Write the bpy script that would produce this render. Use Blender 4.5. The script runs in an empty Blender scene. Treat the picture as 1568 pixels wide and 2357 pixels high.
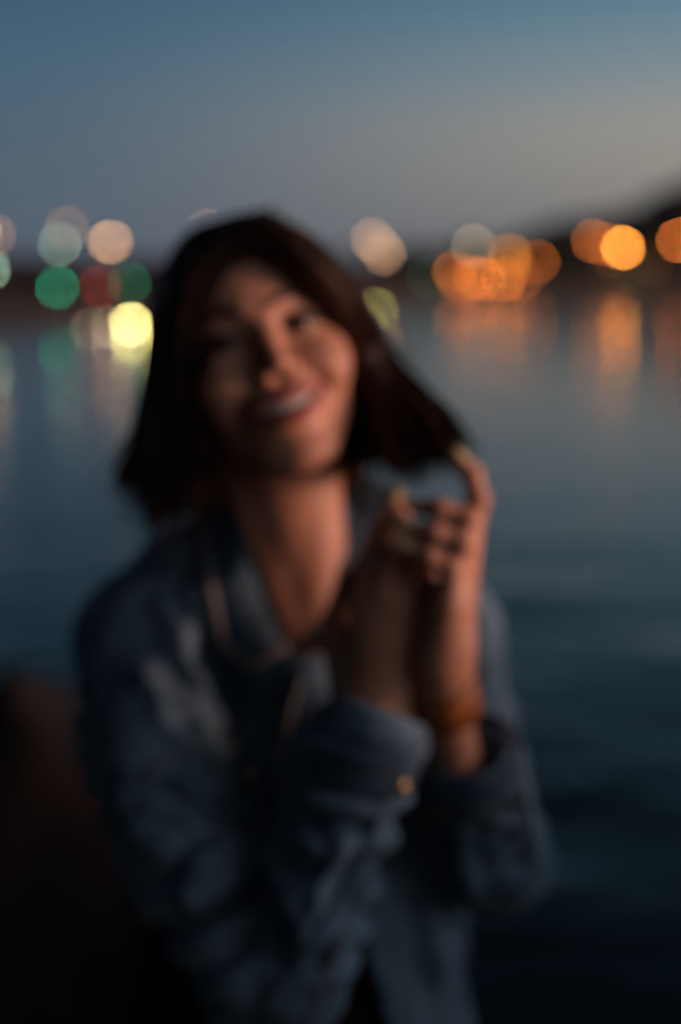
import bpy, math, random
import numpy as np
from mathutils import Vector, Matrix

random.seed(7)
rng = np.random.default_rng(11)
SC = bpy.context.scene
COL = SC.collection

# ------------------------------------------------------------------ camera
PITCH = math.radians(9.7)
K = 24.0 / 1568 / 50.0                      # metres per photo pixel per metre of depth
CAM = np.array([0.0, 0.0, 2.5])             # water level is z = 0
FWD = np.array([0, math.cos(PITCH), -math.sin(PITCH)])
UPV = np.array([0, math.sin(PITCH), math.cos(PITCH)])
RGT = np.array([1.0, 0, 0])
cam = bpy.data.cameras.new('camera')
co = bpy.data.objects.new('camera', cam)
COL.objects.link(co)
co.location = CAM
co.rotation_euler = (math.radians(90) - PITCH, 0, 0)
cam.sensor_fit = 'HORIZONTAL'
cam.sensor_width = 24
cam.lens = 50
cam.clip_start = 0.05
cam.clip_end = 5000
cam.dof.use_dof = True
cam.dof.focus_distance = 0.69
cam.dof.aperture_fstop = 2.28
cam.dof.aperture_blades = 0
SC.camera = co

# ------------------------------------------------------------------ world: dusk sky
world = bpy.data.worlds.new("World")
SC.world = world
world.use_nodes = True
wn, wl = world.node_tree.nodes, world.node_tree.links
wn.clear()


def srgb(r, g, b):
    def f(c):
        c /= 255.0
        return c / 12.92 if c <= 0.04045 else ((c + 0.055) / 1.055) ** 2.4
    return (f(r), f(g), f(b), 1.0)


SUN_EL = math.radians(2.0)
SUN_AZ = math.radians(93.5)                  # clockwise from +y (view direction)
w_out = wn.new('ShaderNodeOutputWorld')
w_bg = wn.new('ShaderNodeBackground')
w_tc = wn.new('ShaderNodeTexCoord')
w_sep = wn.new('ShaderNodeSeparateXYZ')
wl.new(w_tc.outputs['Generated'], w_sep.inputs[0])


def ramp(stops, src):
    n = wn.new('ShaderNodeValToRGB')
    el = n.color_ramp.elements
    while len(el) < len(stops):
        el.new(0.5)
    for e, (p, c) in zip(el, stops):
        e.position = p
        e.color = c
    n.color_ramp.interpolation = 'B_SPLINE'
    wl.new(src, n.inputs[0])
    return n


def maprange(src, a, b, c=0.0, d=1.0, smooth=True):
    n = wn.new('ShaderNodeMapRange')
    n.interpolation_type = 'SMOOTHSTEP' if smooth else 'LINEAR'
    for i, v in enumerate((a, b, c, d)):
        n.inputs[i + 1].default_value = v
    wl.new(src, n.inputs[0])
    return n


w_el = maprange(w_sep.outputs['Z'], 0.0, 1.0, 0, 1, False)
left = ramp([(0.0, srgb(84, 94, 108)), (0.05, srgb(82, 98, 114)), (0.10, srgb(76, 98, 116)), (0.16, srgb(64, 98, 122)),
             (0.30, srgb(36, 58, 78)), (0.55, srgb(18, 28, 40)), (1.0, srgb(20, 32, 50))], w_el.outputs[0])
right = ramp([(0.0, srgb(118, 116, 117)), (0.04, srgb(134, 130, 127)), (0.09, srgb(158, 152, 142)), (0.125, srgb(134, 144, 148)),
              (0.18, srgb(84, 128, 150)), (0.32, srgb(40, 64, 82)), (0.55, srgb(18, 28, 40)), (1.0, srgb(20, 32, 50))], w_el.outputs[0])
w_x = maprange(w_sep.outputs['X'], -0.27, 0.33)
w_mix = wn.new('ShaderNodeMix')
w_mix.data_type = 'RGBA'
wl.new(w_x.outputs[0], w_mix.inputs['Factor'])
wl.new(left.outputs[0], w_mix.inputs['A'])
wl.new(right.outputs[0], w_mix.inputs['B'])
# the east behind the camera is already dark
w_back = maprange(w_sep.outputs['Y'], -0.5, 0.5, 0.36, 1.0)
w_mul = wn.new('ShaderNodeVectorMath')
w_mul.operation = 'SCALE'
wl.new(w_mix.outputs['Result'], w_mul.inputs[0])
# darkest towards the left, brightest where the sun went down on the right
w_lx = maprange(w_sep.outputs['X'], -0.7, 0.7, 0.4, 1.3)
w_ly = maprange(w_sep.outputs['Y'], 0.55, -0.15, 0.0, 1.0)
w_left = wn.new('ShaderNodeMix')
w_left.data_type = 'FLOAT'
w_left.inputs['A'].default_value = 1.0
wl.new(w_ly.outputs[0], w_left.inputs['Factor'])
wl.new(w_lx.outputs[0], w_left.inputs['B'])
w_glow = maprange(w_sep.outputs['X'], 0.45, 0.95, 0.0, 2.2)
w_low = maprange(w_sep.outputs['Z'], 0.0, 0.6, 1.0, 0.0)
w_gl = wn.new('ShaderNodeMath')
w_gl.operation = 'MULTIPLY_ADD'
w_gl.inputs[2].default_value = 1.0
wl.new(w_glow.outputs[0], w_gl.inputs[0])
wl.new(w_low.outputs[0], w_gl.inputs[1])
w_f1 = wn.new('ShaderNodeMath')
w_f1.operation = 'MULTIPLY'
wl.new(w_gl.outputs[0], w_f1.inputs[0])
wl.new(w_left.outputs[0], w_f1.inputs[1])
w_f2 = wn.new('ShaderNodeMath')
w_f2.operation = 'MULTIPLY'
wl.new(w_f1.outputs[0], w_f2.inputs[0])
wl.new(w_back.outputs[0], w_f2.inputs[1])
wl.new(w_f2.outputs[0], w_mul.inputs['Scale'])
# physically based dusk sky for the part that the gradient does not describe
w_sky = wn.new('ShaderNodeTexSky')
w_sky.sky_type = 'NISHITA'
w_sky.sun_disc = False
w_sky.sun_elevation = SUN_EL
w_sky.sun_rotation = SUN_AZ
w_skm = wn.new('ShaderNodeVectorMath')
w_skm.operation = 'SCALE'
w_skm.inputs['Scale'].default_value = 0.004
wl.new(w_sky.outputs[0], w_skm.inputs[0])
w_add = wn.new('ShaderNodeVectorMath')
w_add.operation = 'ADD'
# warm tint added to the sky behind the camera, warming the ambient on skin
w_warm = maprange(w_sep.outputs['Y'], -0.1, -0.9, 0.0, 1.0)
w_tint = wn.new('ShaderNodeMix')
w_tint.data_type = 'RGBA'
w_tint.blend_type = 'MULTIPLY'
w_tint.inputs['B'].default_value = (1.45, 0.92, 0.74, 1)
wl.new(w_warm.outputs[0], w_tint.inputs['Factor'])
wl.new(w_mul.outputs[0], w_tint.inputs['A'])
wl.new(w_tint.outputs['Result'], w_add.inputs[0])
wl.new(w_skm.outputs[0], w_add.inputs[1])
# added sky lobe out of view, behind right: a key light for the jacket
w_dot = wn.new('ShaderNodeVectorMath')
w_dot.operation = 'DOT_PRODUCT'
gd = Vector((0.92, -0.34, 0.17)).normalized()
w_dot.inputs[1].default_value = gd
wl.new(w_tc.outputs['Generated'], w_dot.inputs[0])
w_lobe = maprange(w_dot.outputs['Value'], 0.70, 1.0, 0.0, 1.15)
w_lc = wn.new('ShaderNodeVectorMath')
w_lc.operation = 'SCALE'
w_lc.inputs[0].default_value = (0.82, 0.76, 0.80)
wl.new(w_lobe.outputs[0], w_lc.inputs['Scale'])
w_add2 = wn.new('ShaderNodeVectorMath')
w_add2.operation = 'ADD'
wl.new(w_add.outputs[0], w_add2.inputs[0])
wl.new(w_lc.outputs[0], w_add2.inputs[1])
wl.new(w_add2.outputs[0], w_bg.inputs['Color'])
w_bg.inputs['Strength'].default_value = 1.0
wl.new(w_bg.outputs[0], w_out.inputs[0])

sun = bpy.data.lights.new('sun', 'SUN')
sun.energy = 5.0
sun.angle = math.radians(13)
sun.color = (1.0, 0.53, 0.38)
so = bpy.data.objects.new('sun', sun)
COL.objects.link(so)
sd = Vector((math.sin(SUN_AZ) * math.cos(SUN_EL), math.cos(SUN_AZ) * math.cos(SUN_EL), math.sin(SUN_EL)))
so.rotation_euler = sd.to_track_quat('Z', 'Y').to_euler()
so.location = (6, -2, 6)

SC.view_settings.view_transform = 'Standard'
SC.view_settings.look = 'None'
SC.view_settings.exposure = 0
SC.view_settings.gamma = 1
SC.view_settings.use_curve_mapping = False
SC.render.engine = 'CYCLES'
cy = SC.cycles
cy.use_adaptive_sampling = False
cy.use_denoising = True
cy.denoiser = 'OPENIMAGEDENOISE'
cy.max_bounces = 5
cy.diffuse_bounces = 2
cy.glossy_bounces = 3
cy.caustics_reflective = False
cy.caustics_refractive = False
cy.sample_clamp_direct = 0
cy.sample_clamp_indirect = 4
cy.use_light_tree = True


# ------------------------------------------------------------------ helpers
def put(o, label=None, cat=None, group=None, kind=None):
    if label:
        o['label'] = label
    if cat:
        o['category'] = cat
    if group:
        o['group'] = group
    if kind:
        o['kind'] = kind
    return o


def empty(name, loc):
    o = bpy.data.objects.new(name, None)
    o.location = loc
    o.empty_display_size = 0.1
    COL.objects.link(o)
    return o


def arr_mesh(name, V, F, mat, parent=None, smooth=True):
    """V (n,3) world coordinates, F a list/array of quads or mixed faces; linked under parent."""
    V = np.asarray(V, float)
    if parent is not None:
        V = V - ROOTLOC[parent.name]
    me = bpy.data.meshes.new(name)
    if isinstance(F, np.ndarray):
        n, m = F.shape
        me.vertices.add(len(V))
        me.vertices.foreach_set('co', V.astype(np.float32).ravel())
        me.loops.add(n * m)
        me.loops.foreach_set('vertex_index', F.astype(np.int32).ravel())
        me.polygons.add(n)
        me.polygons.foreach_set('loop_start', np.arange(0, n * m, m, dtype=np.int32))
        me.polygons.foreach_set('loop_total', np.full(n, m, dtype=np.int32))
        me.update(calc_edges=True)
        me.validate()
    else:
        me.from_pydata([tuple(v) for v in V], [], [tuple(f) for f in F])
        me.update()
    if smooth:
        me.polygons.foreach_set('use_smooth', np.ones(len(me.polygons), dtype=bool))
    me.materials.append(mat)
    o = bpy.data.objects.new(name, me)
    COL.objects.link(o)
    if parent is not None:
        o.parent = parent
        ROOTLOC[o.name] = ROOTLOC[parent.name]
    else:
        ROOTLOC[o.name] = np.zeros(3)
    return o


ROOTLOC = {}


class MB:
    """collects simple solids into one mesh"""
    def __init__(s):
        s.v, s.f = [], []

    def box(s, lo, hi):
        b = len(s.v)
        for z in (lo[2], hi[2]):
            for x, y in ((lo[0], lo[1]), (hi[0], lo[1]), (hi[0], hi[1]), (lo[0], hi[1])):
                s.v.append((x, y, z))
        for f in ((3, 2, 1, 0), (4, 5, 6, 7), (0, 1, 5, 4), (1, 2, 6, 5), (2, 3, 7, 6), (3, 0, 4, 7)):
            s.f.append([b + i for i in f])
        return s

    def lathe(s, c, prof, n=16):
        b = len(s.v)
        for r, z in prof:
            for i in range(n):
                a = 2 * math.pi * i / n
                s.v.append((c[0] + r * math.cos(a), c[1] + r * math.sin(a), c[2] + z))
        m = len(prof)
        for j in range(m - 1):
            for i in range(n):
                k = (i + 1) % n
                s.f.append([b + j * n + i, b + j * n + k, b + (j + 1) * n + k, b + (j + 1) * n + i])
        s.f.append([b + i for i in range(n)][::-1])
        s.f.append([b + (m - 1) * n + i for i in range(n)])
        return s

    def tube(s, pts, rad, n=8):
        pts = [np.asarray(p, float) for p in pts]
        rad = [rad] * len(pts) if np.isscalar(rad) else list(rad)
        b = len(s.v)
        d0 = pts[1] - pts[0]
        ref = np.array([0, 0, 1.0]) if abs(d0[2]) < 0.9 * np.linalg.norm(d0) else np.array([0, 1.0, 0])
        for i, p in enumerate(pts):
            d = pts[min(i + 1, len(pts) - 1)] - pts[max(i - 1, 0)]
            d = d / (np.linalg.norm(d) + 1e-12)
            u = np.cross(d, ref)
            u /= np.linalg.norm(u) + 1e-12
            w = np.cross(u, d)
            ref = w
            for j in range(n):
                a = 2 * math.pi * j / n
                s.v.append(tuple(p + rad[i] * (math.cos(a) * u + math.sin(a) * w)))
        for i in range(len(pts) - 1):
            for j in range(n):
                k = (j + 1) % n
                s.f.append([b + i * n + j, b + i * n + k, b + (i + 1) * n + k, b + (i + 1) * n + j])
        s.f.append([b + j for j in range(n)][::-1])
        s.f.append([b + (len(pts) - 1) * n + j for j in range(n)])
        return s

    def build(s, name, mat, parent=None, smooth=False):
        return arr_mesh(name, np.array(s.v, float), s.f, mat, parent, smooth)


def dup(o, parent=None):
    c = o.copy()
    COL.objects.link(c)
    if parent is not None:
        c.parent = parent
    for ch in list(o.children):
        dup(ch, c)
    return c


def pmat(name, base, rough=0.7, dark=None, scale=12.0, spec=0.4, bump=0.0, metallic=0.0, detail=4.0, sheen=0.0, stretch=(1, 1, 1)):
    """Principled material whose base colour wanders between two tones"""
    m = bpy.data.materials.new(name)
    m.use_nodes = True
    nt = m.node_tree
    p = nt.nodes['Principled BSDF']
    tc = nt.nodes.new('ShaderNodeTexCoord')
    mp = nt.nodes.new('ShaderNodeMapping')
    mp.inputs['Scale'].default_value = stretch
    nt.links.new(tc.outputs['Object'], mp.inputs[0])
    no = nt.nodes.new('ShaderNodeTexNoise')
    no.inputs['Scale'].default_value = scale
    no.inputs['Detail'].default_value = detail
    nt.links.new(mp.outputs[0], no.inputs['Vector'])
    r = nt.nodes.new('ShaderNodeValToRGB')
    dark = dark or tuple(c * 0.6 for c in base)
    r.color_ramp.elements[0].position = 0.32
    r.color_ramp.elements[0].color = (*dark, 1)
    r.color_ramp.elements[1].position = 0.68
    r.color_ramp.elements[1].color = (*base, 1)
    nt.links.new(no.outputs['Fac'], r.inputs[0])
    nt.links.new(r.outputs[0], p.inputs['Base Color'])
    p.inputs['Roughness'].default_value = rough
    p.inputs['Specular IOR Level'].default_value = spec
    p.inputs['Metallic'].default_value = metallic
    if sheen:
        p.inputs['Sheen Weight'].default_value = sheen
    if bump:
        bp = nt.nodes.new('ShaderNodeBump')
        bp.inputs['Strength'].default_value = bump
        bp.inputs['Distance'].default_value = 0.02
        nt.links.new(no.outputs['Fac'], bp.inputs['Height'])
        nt.links.new(bp.outputs[0], p.inputs['Normal'])
    return m


def emat(name, col, strength):
    m = bpy.data.materials.new(name)
    m.use_nodes = True
    p = m.node_tree.nodes['Principled BSDF']
    p.inputs['Base Color'].default_value = (0.6, 0.6, 0.6, 1)
    p.inputs['Emission Color'].default_value = (*col, 1)
    p.inputs['Emission Strength'].default_value = strength
    return m


def at(px, py, d):
    """photo pixel (1568 wide) at axis depth d -> world point"""
    return CAM + d * (FWD + RGT * (px - 784) * K + UPV * (1178.5 - py) * K)


def shore(px):
    return float(np.interp(px, [-500, 0, 400, 900, 1300, 1568, 2100], [58, 64, 74, 115, 140, 155, 170]))


# ------------------------------------------------------------------ materials
M_pole = pmat('dark_painted_steel', (0.03, 0.03, 0.035), 0.5)
M_wall = [pmat('render_wall_ochre', (0.10, 0.07, 0.045), 0.9, scale=2), pmat('render_wall_grey', (0.08, 0.075, 0.075), 0.9, scale=2),
          pmat('render_wall_red', (0.09, 0.04, 0.03), 0.9, scale=2)]
M_roof = pmat('roof_tile', (0.06, 0.03, 0.025), 0.9, scale=3)
M_glass = pmat('dark_window_glass', (0.02, 0.022, 0.028), 0.12, scale=2)
M_frame = pmat('window_frame_paint', (0.12, 0.11, 0.10), 0.6)
M_bark = pmat('bark', (0.03, 0.022, 0.017), 0.95, scale=8)
M_leaf = [pmat('foliage_dark', (0.018, 0.026, 0.014), 0.8, scale=1.5), pmat('foliage_olive', (0.026, 0.028, 0.014), 0.8, scale=1.5)]
M_bank = pmat('bank_earth', (0.045, 0.036, 0.03), 0.95, scale=0.6)
M_hill = pmat('wooded_hill', (0.02, 0.024, 0.018), 0.95, scale=0.2)
M_quay = pmat('quay_concrete', (0.10, 0.09, 0.08), 0.9, scale=5, bump=0.3)
M_rock = pmat('boulder_stone', (0.028, 0.013, 0.0105), 0.95, dark=(0.009, 0.006, 0.005), scale=7, bump=0.6)

# ------------------------------------------------------------------ water
m = bpy.data.materials.new('lake_water')
m.use_nodes = True
nt = m.node_tree
p = nt.nodes['Principled BSDF']
p.inputs['Base Color'].default_value = (0.0012, 0.0022, 0.003, 1)
p.inputs['Roughness'].default_value = 0.135
p.inputs['IOR'].default_value = 1.42
tc = nt.nodes.new('ShaderNodeTexCoord')
hs = []
for sc_, st_, rot in ((0.42, (1, 1.8, 1), 0.25), (3.0, (1, 2.2, 1), -0.4)):
    mp = nt.nodes.new('ShaderNodeMapping')
    mp.inputs['Scale'].default_value = st_
    mp.inputs['Rotation'].default_value = (0, 0, rot)
    no = nt.nodes.new('ShaderNodeTexNoise')
    no.inputs['Scale'].default_value = sc_
    no.inputs['Detail'].default_value = 3
    nt.links.new(tc.outputs['Object'], mp.inputs[0])
    nt.links.new(mp.outputs[0], no.inputs['Vector'])
    hs.append(no)
ad = nt.nodes.new('ShaderNodeMath')
ad.operation = 'MULTIPLY_ADD'
ad.inputs[1].default_value = 0.04
nt.links.new(hs[1].outputs['Fac'], ad.inputs[0])
nt.links.new(hs[0].outputs['Fac'], ad.inputs[2])
bp = nt.nodes.new('ShaderNodeBump')
bp.inputs['Strength'].default_value = 0.5
bp.inputs['Distance'].default_value = 0.20
# the wash near the quay wall is rougher than the open lake
sx = nt.nodes.new('ShaderNodeSeparateXYZ')
nt.links.new(tc.outputs['Object'], sx.inputs[0])
mk = nt.nodes.new('ShaderNodeMapRange')
mk.interpolation_type = 'SMOOTHSTEP'
for i_, v_ in enumerate((7.0, 20.0, 1.0, 0.18)):
    mk.inputs[i_ + 1].default_value = v_
nt.links.new(sx.outputs['Y'], mk.inputs[0])
mu = nt.nodes.new('ShaderNodeMath')
mu.operation = 'MULTIPLY'
nt.links.new(ad.outputs[0], mu.inputs[0])
nt.links.new(mk.outputs[0], mu.inputs[1])
nt.links.new(mu.outputs[0], bp.inputs['Height'])
nt.links.new(bp.outputs[0], p.inputs['Normal'])
M_water = m
xs = [-3000, -400, -60, -10, 10, 60, 400, 3000]
ys = [-40, 0, 10, 40, 100, 300, 4000]
V = [(x, y, 0) for y in ys for x in xs]
F = [[j * 8 + i, j * 8 + i + 1, (j + 1) * 8 + i + 1, (j + 1) * 8 + i] for j in range(6) for i in range(7)]
put(arr_mesh('water', V, F, M_water, None, False), kind='structure')

# ------------------------------------------------------------------ far bank and hill
pxs = list(range(-3400, 4901, 60))
rows = []
for off, z in ((-0.4, -0.5), (0.0, 0.25), (0.6, 0.55), (3, 0.8), (20, 1.0), (60, 1.5)):
    rows.append([at(px, 620, shore(px) + off) * np.array([1, 1, 0]) + np.array([0, 0, z + 0.12 * math.sin(px * 0.05 + off)]) for px in pxs])
V = [v for r in rows for v in r]
n = len(pxs)
F = [[j * n + i, j * n + i + 1, (j + 1) * n + i + 1, (j + 1) * n + i] for j in range(len(rows) - 1) for i in range(n - 1)]
put(arr_mesh('far_bank', V, F, M_bank), kind='structure')
# ridge line of the hill behind the right-hand bank (height in metres at 60 m behind the shore)
rows = []
hp = list(range(560, 4901, 45))
for t, hgt in ((0.0, 0.0), (0.12, 0.35), (0.3, 0.72), (0.55, 0.93), (0.8, 1.0), (1.0, 0.9), (1.3, 0.4)):
    r = []
    for px in hp:
        d = shore(px) + 22 + 60 * t
        h = float(np.interp(px, [560, 800, 950, 1150, 1300, 1420, 1568, 1800, 2200, 2700, 4900], [0.6, 2.2, 4.0, 6.0, 8.6, 11.0, 14.5, 20, 24, 21, 9]))
        h *= 1 + 0.06 * math.sin(px * 0.021) + 0.04 * math.sin(px * 0.057 + t * 5)
        w = at(px, 620, d)
        r.append((w[0], w[1], 0.8 + h * hgt))
    rows.append(r)
V = [v for r in rows for v in r]
n = len(hp)
F = [[j * n + i, j * n + i + 1, (j + 1) * n + i + 1, (j + 1) * n + i] for j in range(len(rows) - 1) for i in range(n - 1)]
put(arr_mesh('hill', V, F, M_hill), kind='structure')


def boathouse(px, back, w, h, dpt, roof_h, wm, label, nwin):
    d = shore(px) + back
    c = at(px, 620, d)
    o = empty('boathouse', (c[0], c[1], 0.85))
    ROOTLOC[o.name] = np.array([c[0], c[1], 0.85])
    put(o, label, 'boathouse', 'boathouses on the far bank')
    x0, x1, y0, y1, z0 = c[0] - w / 2, c[0] + w / 2, c[1], c[1] + dpt, 0.5
    MB().box((x0, y0, z0), (x1, y1, 0.85 + h)).build('wall', wm, o)
    b = MB()
    e = 0.3
    zb, zt, ym = 0.85 + h, 0.85 + h + roof_h, (y0 + y1) / 2
    b.v += [(x0 - e, y0 - e, zb), (x1 + e, y0 - e, zb), (x1 + e, y1 + e, zb), (x0 - e, y1 + e, zb), (x0 - e, ym, zt), (x1 + e, ym, zt)]
    b.f += [[0, 1, 5, 4], [2, 3, 4, 5], [0, 4, 3], [1, 2, 5], [3, 2, 1, 0]]
    rf = b.build('roof', M_roof, o)
    MB().box((x0 + w * .7, ym - .5, zb + roof_h * .4), (x0 + w * .7 + .5, ym + .1, zt + .5)).build('chimney', wm, rf)
    for i in range(nwin):
        xx = x0 + w * (i + 0.5) / nwin
        f = MB().box((xx - .45, y0 - .04, 0.85 + h * .35), (xx + .45, y0 + 0.05, 0.85 + h * .35 + .8)).build('window', M_frame, o)
        MB().box((xx - .37, y0 - .06, 0.93 + h * .35), (xx + .37, y0 - .02, 0.77 + h * .35 + .8)).build('pane', M_glass, f)
    return o


boathouse(-60, 48, 13, 1.7, 7, 0.9, M_wall[0], 'low ochre boathouse at the left end of the far bank', 4)
boathouse(100, 44, 9, 1.5, 7, 0.8, M_wall[2], 'low red brown boathouse behind the green shore lamp', 3)
boathouse(255, 46, 11, 1.6, 7, 0.8, M_wall[1], 'low grey boathouse behind the red shore lamp', 4)
boathouse(415, 42, 11, 1.7, 7, 0.9, M_wall[0], 'ochre boathouse hidden behind the dark hair, nearest the water lamps', 3)
boathouse(600, 40, 14, 2.0, 7, 1.0, M_wall[1], 'grey boathouse on the far bank behind the head', 4)


# trees on the right-hand bank
def tree_proto(H, seed, leafm):
    r = random.Random(seed)
    o = empty('tree', (0, 0, 0))
    ROOTLOC[o.name] = np.zeros(3)
    b = MB()
    b.tube([(0, 0, -.6), (0.05, 0, H * .25), (-.05, .05, H * .5), (0.05, 0, H * .85)], [H * .035, H * .028, H * .02, H * .006], 7)
    for i in range(6):
        a = r.uniform(0, 6.28)
        z = H * r.uniform(.28, .6)
        l = H * r.uniform(.18, .3)
        b.tube([(0, 0, z), (l * .5 * math.cos(a), l * .5 * math.sin(a), z + l * .3), (l * math.cos(a), l * math.sin(a), z + l * .8)], [H * .014, H * .009, H * .004], 5)
    b.build('trunk', M_bark, o)
    V, F = [], []
    cl = []
    for i in range(16):
        a = r.uniform(0, 6.28)
        t = r.uniform(.25, 1.0)
        rr = H * .30 * math.sin(math.pi * min(1, .15 + t * .8)) * r.uniform(.3, 1)
        cl.append((rr * math.cos(a), rr * math.sin(a), H * t * .95, H * r.uniform(.08, .15)))
    for (cx, cy_, cz, cr) in cl:
        for k in range(70):
            v = np.array([r.gauss(0, 1) for _ in range(3)])
            v = v / np.linalg.norm(v) * cr * r.uniform(.5, 1.1)
            c = np.array([cx, cy_, cz]) + v * np.array([1, 1, .8])
            u = np.array([r.gauss(0, 1) for _ in range(3)])
            u /= np.linalg.norm(u)
            w = np.cross(u, [r.gauss(0, 1) for _ in range(3)])
            w /= np.linalg.norm(w)
            s = H * .022 * r.uniform(.7, 1.4)
            n = len(V)
            V += [c - u * s, c + w * s * .6, c + u * s, c - w * s * .6]
            F.append([n, n + 1, n + 2, n + 3])
    arr_mesh('crown', np.array(V), np.array(F), leafm, o, False)
    return o


protos = [tree_proto(6.0, 3, M_leaf[0]), tree_proto(6.0, 5, M_leaf[1]), tree_proto(6.0, 9, M_leaf[0])]
tspec = [(800, 9, 4.2), (940, 12, 5.2), (1010, 8, 4.6), (1085, 13, 6.0), (1150, 9, 5.2), (1230, 14, 6.5), (1300, 10, 6.6), (1372, 13, 7.6),
         (1440, 16, 8.6), (1500, 12, 8.2), (1560, 15, 9.8), (1640, 12, 10.0)]
tlab = ['small tree on the far bank just right of the head', 'dark tree behind the pair of pale peach lamps', 'low bushy tree above the dim green shore lamp',
        'dark tree behind the leftmost orange lamps', 'short tree between the orange lamp cluster and the amber lamp', 'dark tree behind the dim red orange lamp',
        'tree standing in the dark gap between the two orange lamp groups', 'dark tree behind the paired orange lamps', 'tall tree behind the brightest orange lamp',
        'tall tree right of the brightest orange lamp', 'tallest dark tree behind the orange lamp at the right edge', 'dark tree cut by the right edge of the picture']
for i, (px, back, H) in enumerate(tspec):
    o = protos[i] if i < 3 else dup(protos[i % 3])
    c = at(px, 620, shore(px) + back)
    o.location = (c[0], c[1], 0.75)
    o.scale = (H / 7 * 1.2, H / 7 * 1.2, H / 7)
    o.rotation_euler = (0, 0, i * 1.7)
    put(o, tlab[i], 'tree', 'trees along the far bank')

# ------------------------------------------------------------------ lamps along the far bank
PEACH, ORANGE, AMBER, RED, GREEN = (1.0, .49, .21), (1.0, .235, .035), (1.0, .31, .04), (1.0, .12, .07), (0.01, .8, .42)
MINT, YEL, OLIVE, DGREEN, BEIGE = (.62, .95, .68), (1.0, .84, .28), (.85, .75, .16), (.12, .30, .16), (1.0, .75, .45)
lamps = [  # px, py, colour, strength, label
    (-45, 541, PEACH, 22.4, 'bright peach lamp at the left edge, outer of two'),
    (-14, 542, PEACH, 6.6, 'dim peach lamp at the left edge, inner of two'),
    (152, 525, PEACH, 4.62, 'dim peach lamp, highest of the lamps left of the head'),
    (165, 519, PEACH, 0.99, 'faintest lamp beside the highest peach lamp on the left'),
    (138, 562, MINT, 8.06, 'pale mint green lamp below the highest peach lamp'),
    (247, 557, PEACH, 9.24, 'bright peach lamp left of the head, left of a close pair'),
    (257, 557, PEACH, 17.2, 'bright peach lamp left of the head, right of a close pair'),
    (-26, 622, MINT, 16.1, 'pale mint lamp at the left edge under the peach ones'),
    (132, 662, GREEN, 9.76, 'saturated green lamp low on the left bank'),
    (230, 660, RED, 5.4, 'dull red lamp between the two green lamps'),
    (298, 652, GREEN, 3.74, 'dim green lamp beside the dark hair'),
    (211, 757, BEIGE, 4.2, 'dim beige lamp near the water, left of three'),
    (258, 754, BEIGE, 7.7, 'beige lamp near the water, middle of three'),
    (302, 747, YEL, 68.4, 'brightest yellow lamp beside the hair, close to the water'),
    (307, 775, YEL, 7.92, 'faint yellow lamp just under the brightest yellow lamp'),
    (478, 530, PEACH, 5.94, 'faint white lamp behind the top of the hair'),
    (857, 551, PEACH, 9.24, 'pale peach lamp right of the head, upper left of three'),
    (872, 566, PEACH, 6.6, 'pale peach lamp right of the head, middle of three'),
    (884, 583, PEACH, 10.6, 'pale peach lamp right of the head, lower right of three'),
    (866, 712, OLIVE, 8.8, 'dull olive yellow lamp low beside the right side of the hair'),
    (1091, 566, BEIGE, 8.4, 'dim beige lamp above the orange cluster'),
    (986, 640, DGREEN, 3.36, 'very dim green lamp left of the orange cluster'),
    (1046, 627, ORANGE, 13.3, 'dim orange lamp at the left of the orange cluster'),
    (1092, 640, ORANGE, 15.1, 'strong orange lamp in the middle of the cluster'),
    (1112, 641, ORANGE, 15.1, 'strong orange lamp just right of the cluster middle'),
    (1064, 652, ORANGE, 7.8, 'faint orange lamp at the bottom of the cluster'),
    (1159, 643, ORANGE, 15.6, 'orange lamp at the right of the cluster'),
    (1199, 642, ORANGE, 8.58, 'faint orange lamp at the far right of the cluster'),
    (1174, 587, AMBER, 13.8, 'bright amber lamp standing above the orange cluster'),
    (1174, 613, AMBER, 7.15, 'amber lamp directly under the bright amber lamp'),
    (1239, 602, ORANGE, 10.1, 'dim red orange lamp right of the bright amber lamp'),
    (1366, 554, ORANGE, 13, 'orange lamp at the left of the right-hand group'),
    (1396, 562, ORANGE, 11.7, 'orange lamp between the left one and the brightest one of the right-hand group'),
    (1434, 570, AMBER, 75.9, 'brightest orange lamp with a long streak on the water'),
    (1409, 590, AMBER, 2.2, 'faint amber lamp below the right-hand orange group'),
    (1454, 615, DGREEN, 1.68, 'faint green brown lamp under the brightest orange lamp'),
    (1496, 607, AMBER, 1.43, 'faint brown lamp right of the brightest orange lamp'),
    (1562, 553, ORANGE, 25.4, 'orange lamp cut by the right edge of the picture'),
]
for px, py, colr, st, lab in lamps:
    low = py > 700                           # lamps on mooring posts out in the water
    d = 2.2 / ((py - 620) * K) if low else shore(px) + 1.2
    c = at(px, py, d)
    R = 6.0 * K * d * 0.5 * 1.15
    zg = -0.5 if low else 0.35
    h = max(c[2] - R - zg, 0.15)
    name = 'mooring_lamp' if low else 'street_lamp'
    o = empty(name, (c[0], c[1], zg))
    ROOTLOC[o.name] = np.array([c[0], c[1], zg])
    put(o, lab, 'lamp', 'lamps along the far bank')
    MB().lathe((c[0], c[1], zg), [(.16, -.3), (.16, .12), (.10, .2), (.06, .3), (.05, h)] if h > .5 else [(.14, -.3), (.12, h)], 10).build('post', M_pole, o)
    MB().lathe((c[0], c[1], c[2]), [(R * .5, R * 1.02), (R * .55, R * 1.08), (R * .12, R * 1.25)], 10).build('lamp_cap', M_pole, o)
    b = MB()
    b.lathe(c, [(R * math.sin(math.pi * t), -R * math.cos(math.pi * t)) for t in np.linspace(0.03, .97, 11)], 16)
    b.build('globe', emat('lit_globe', colr, st * 3.0), o, True)

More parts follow.
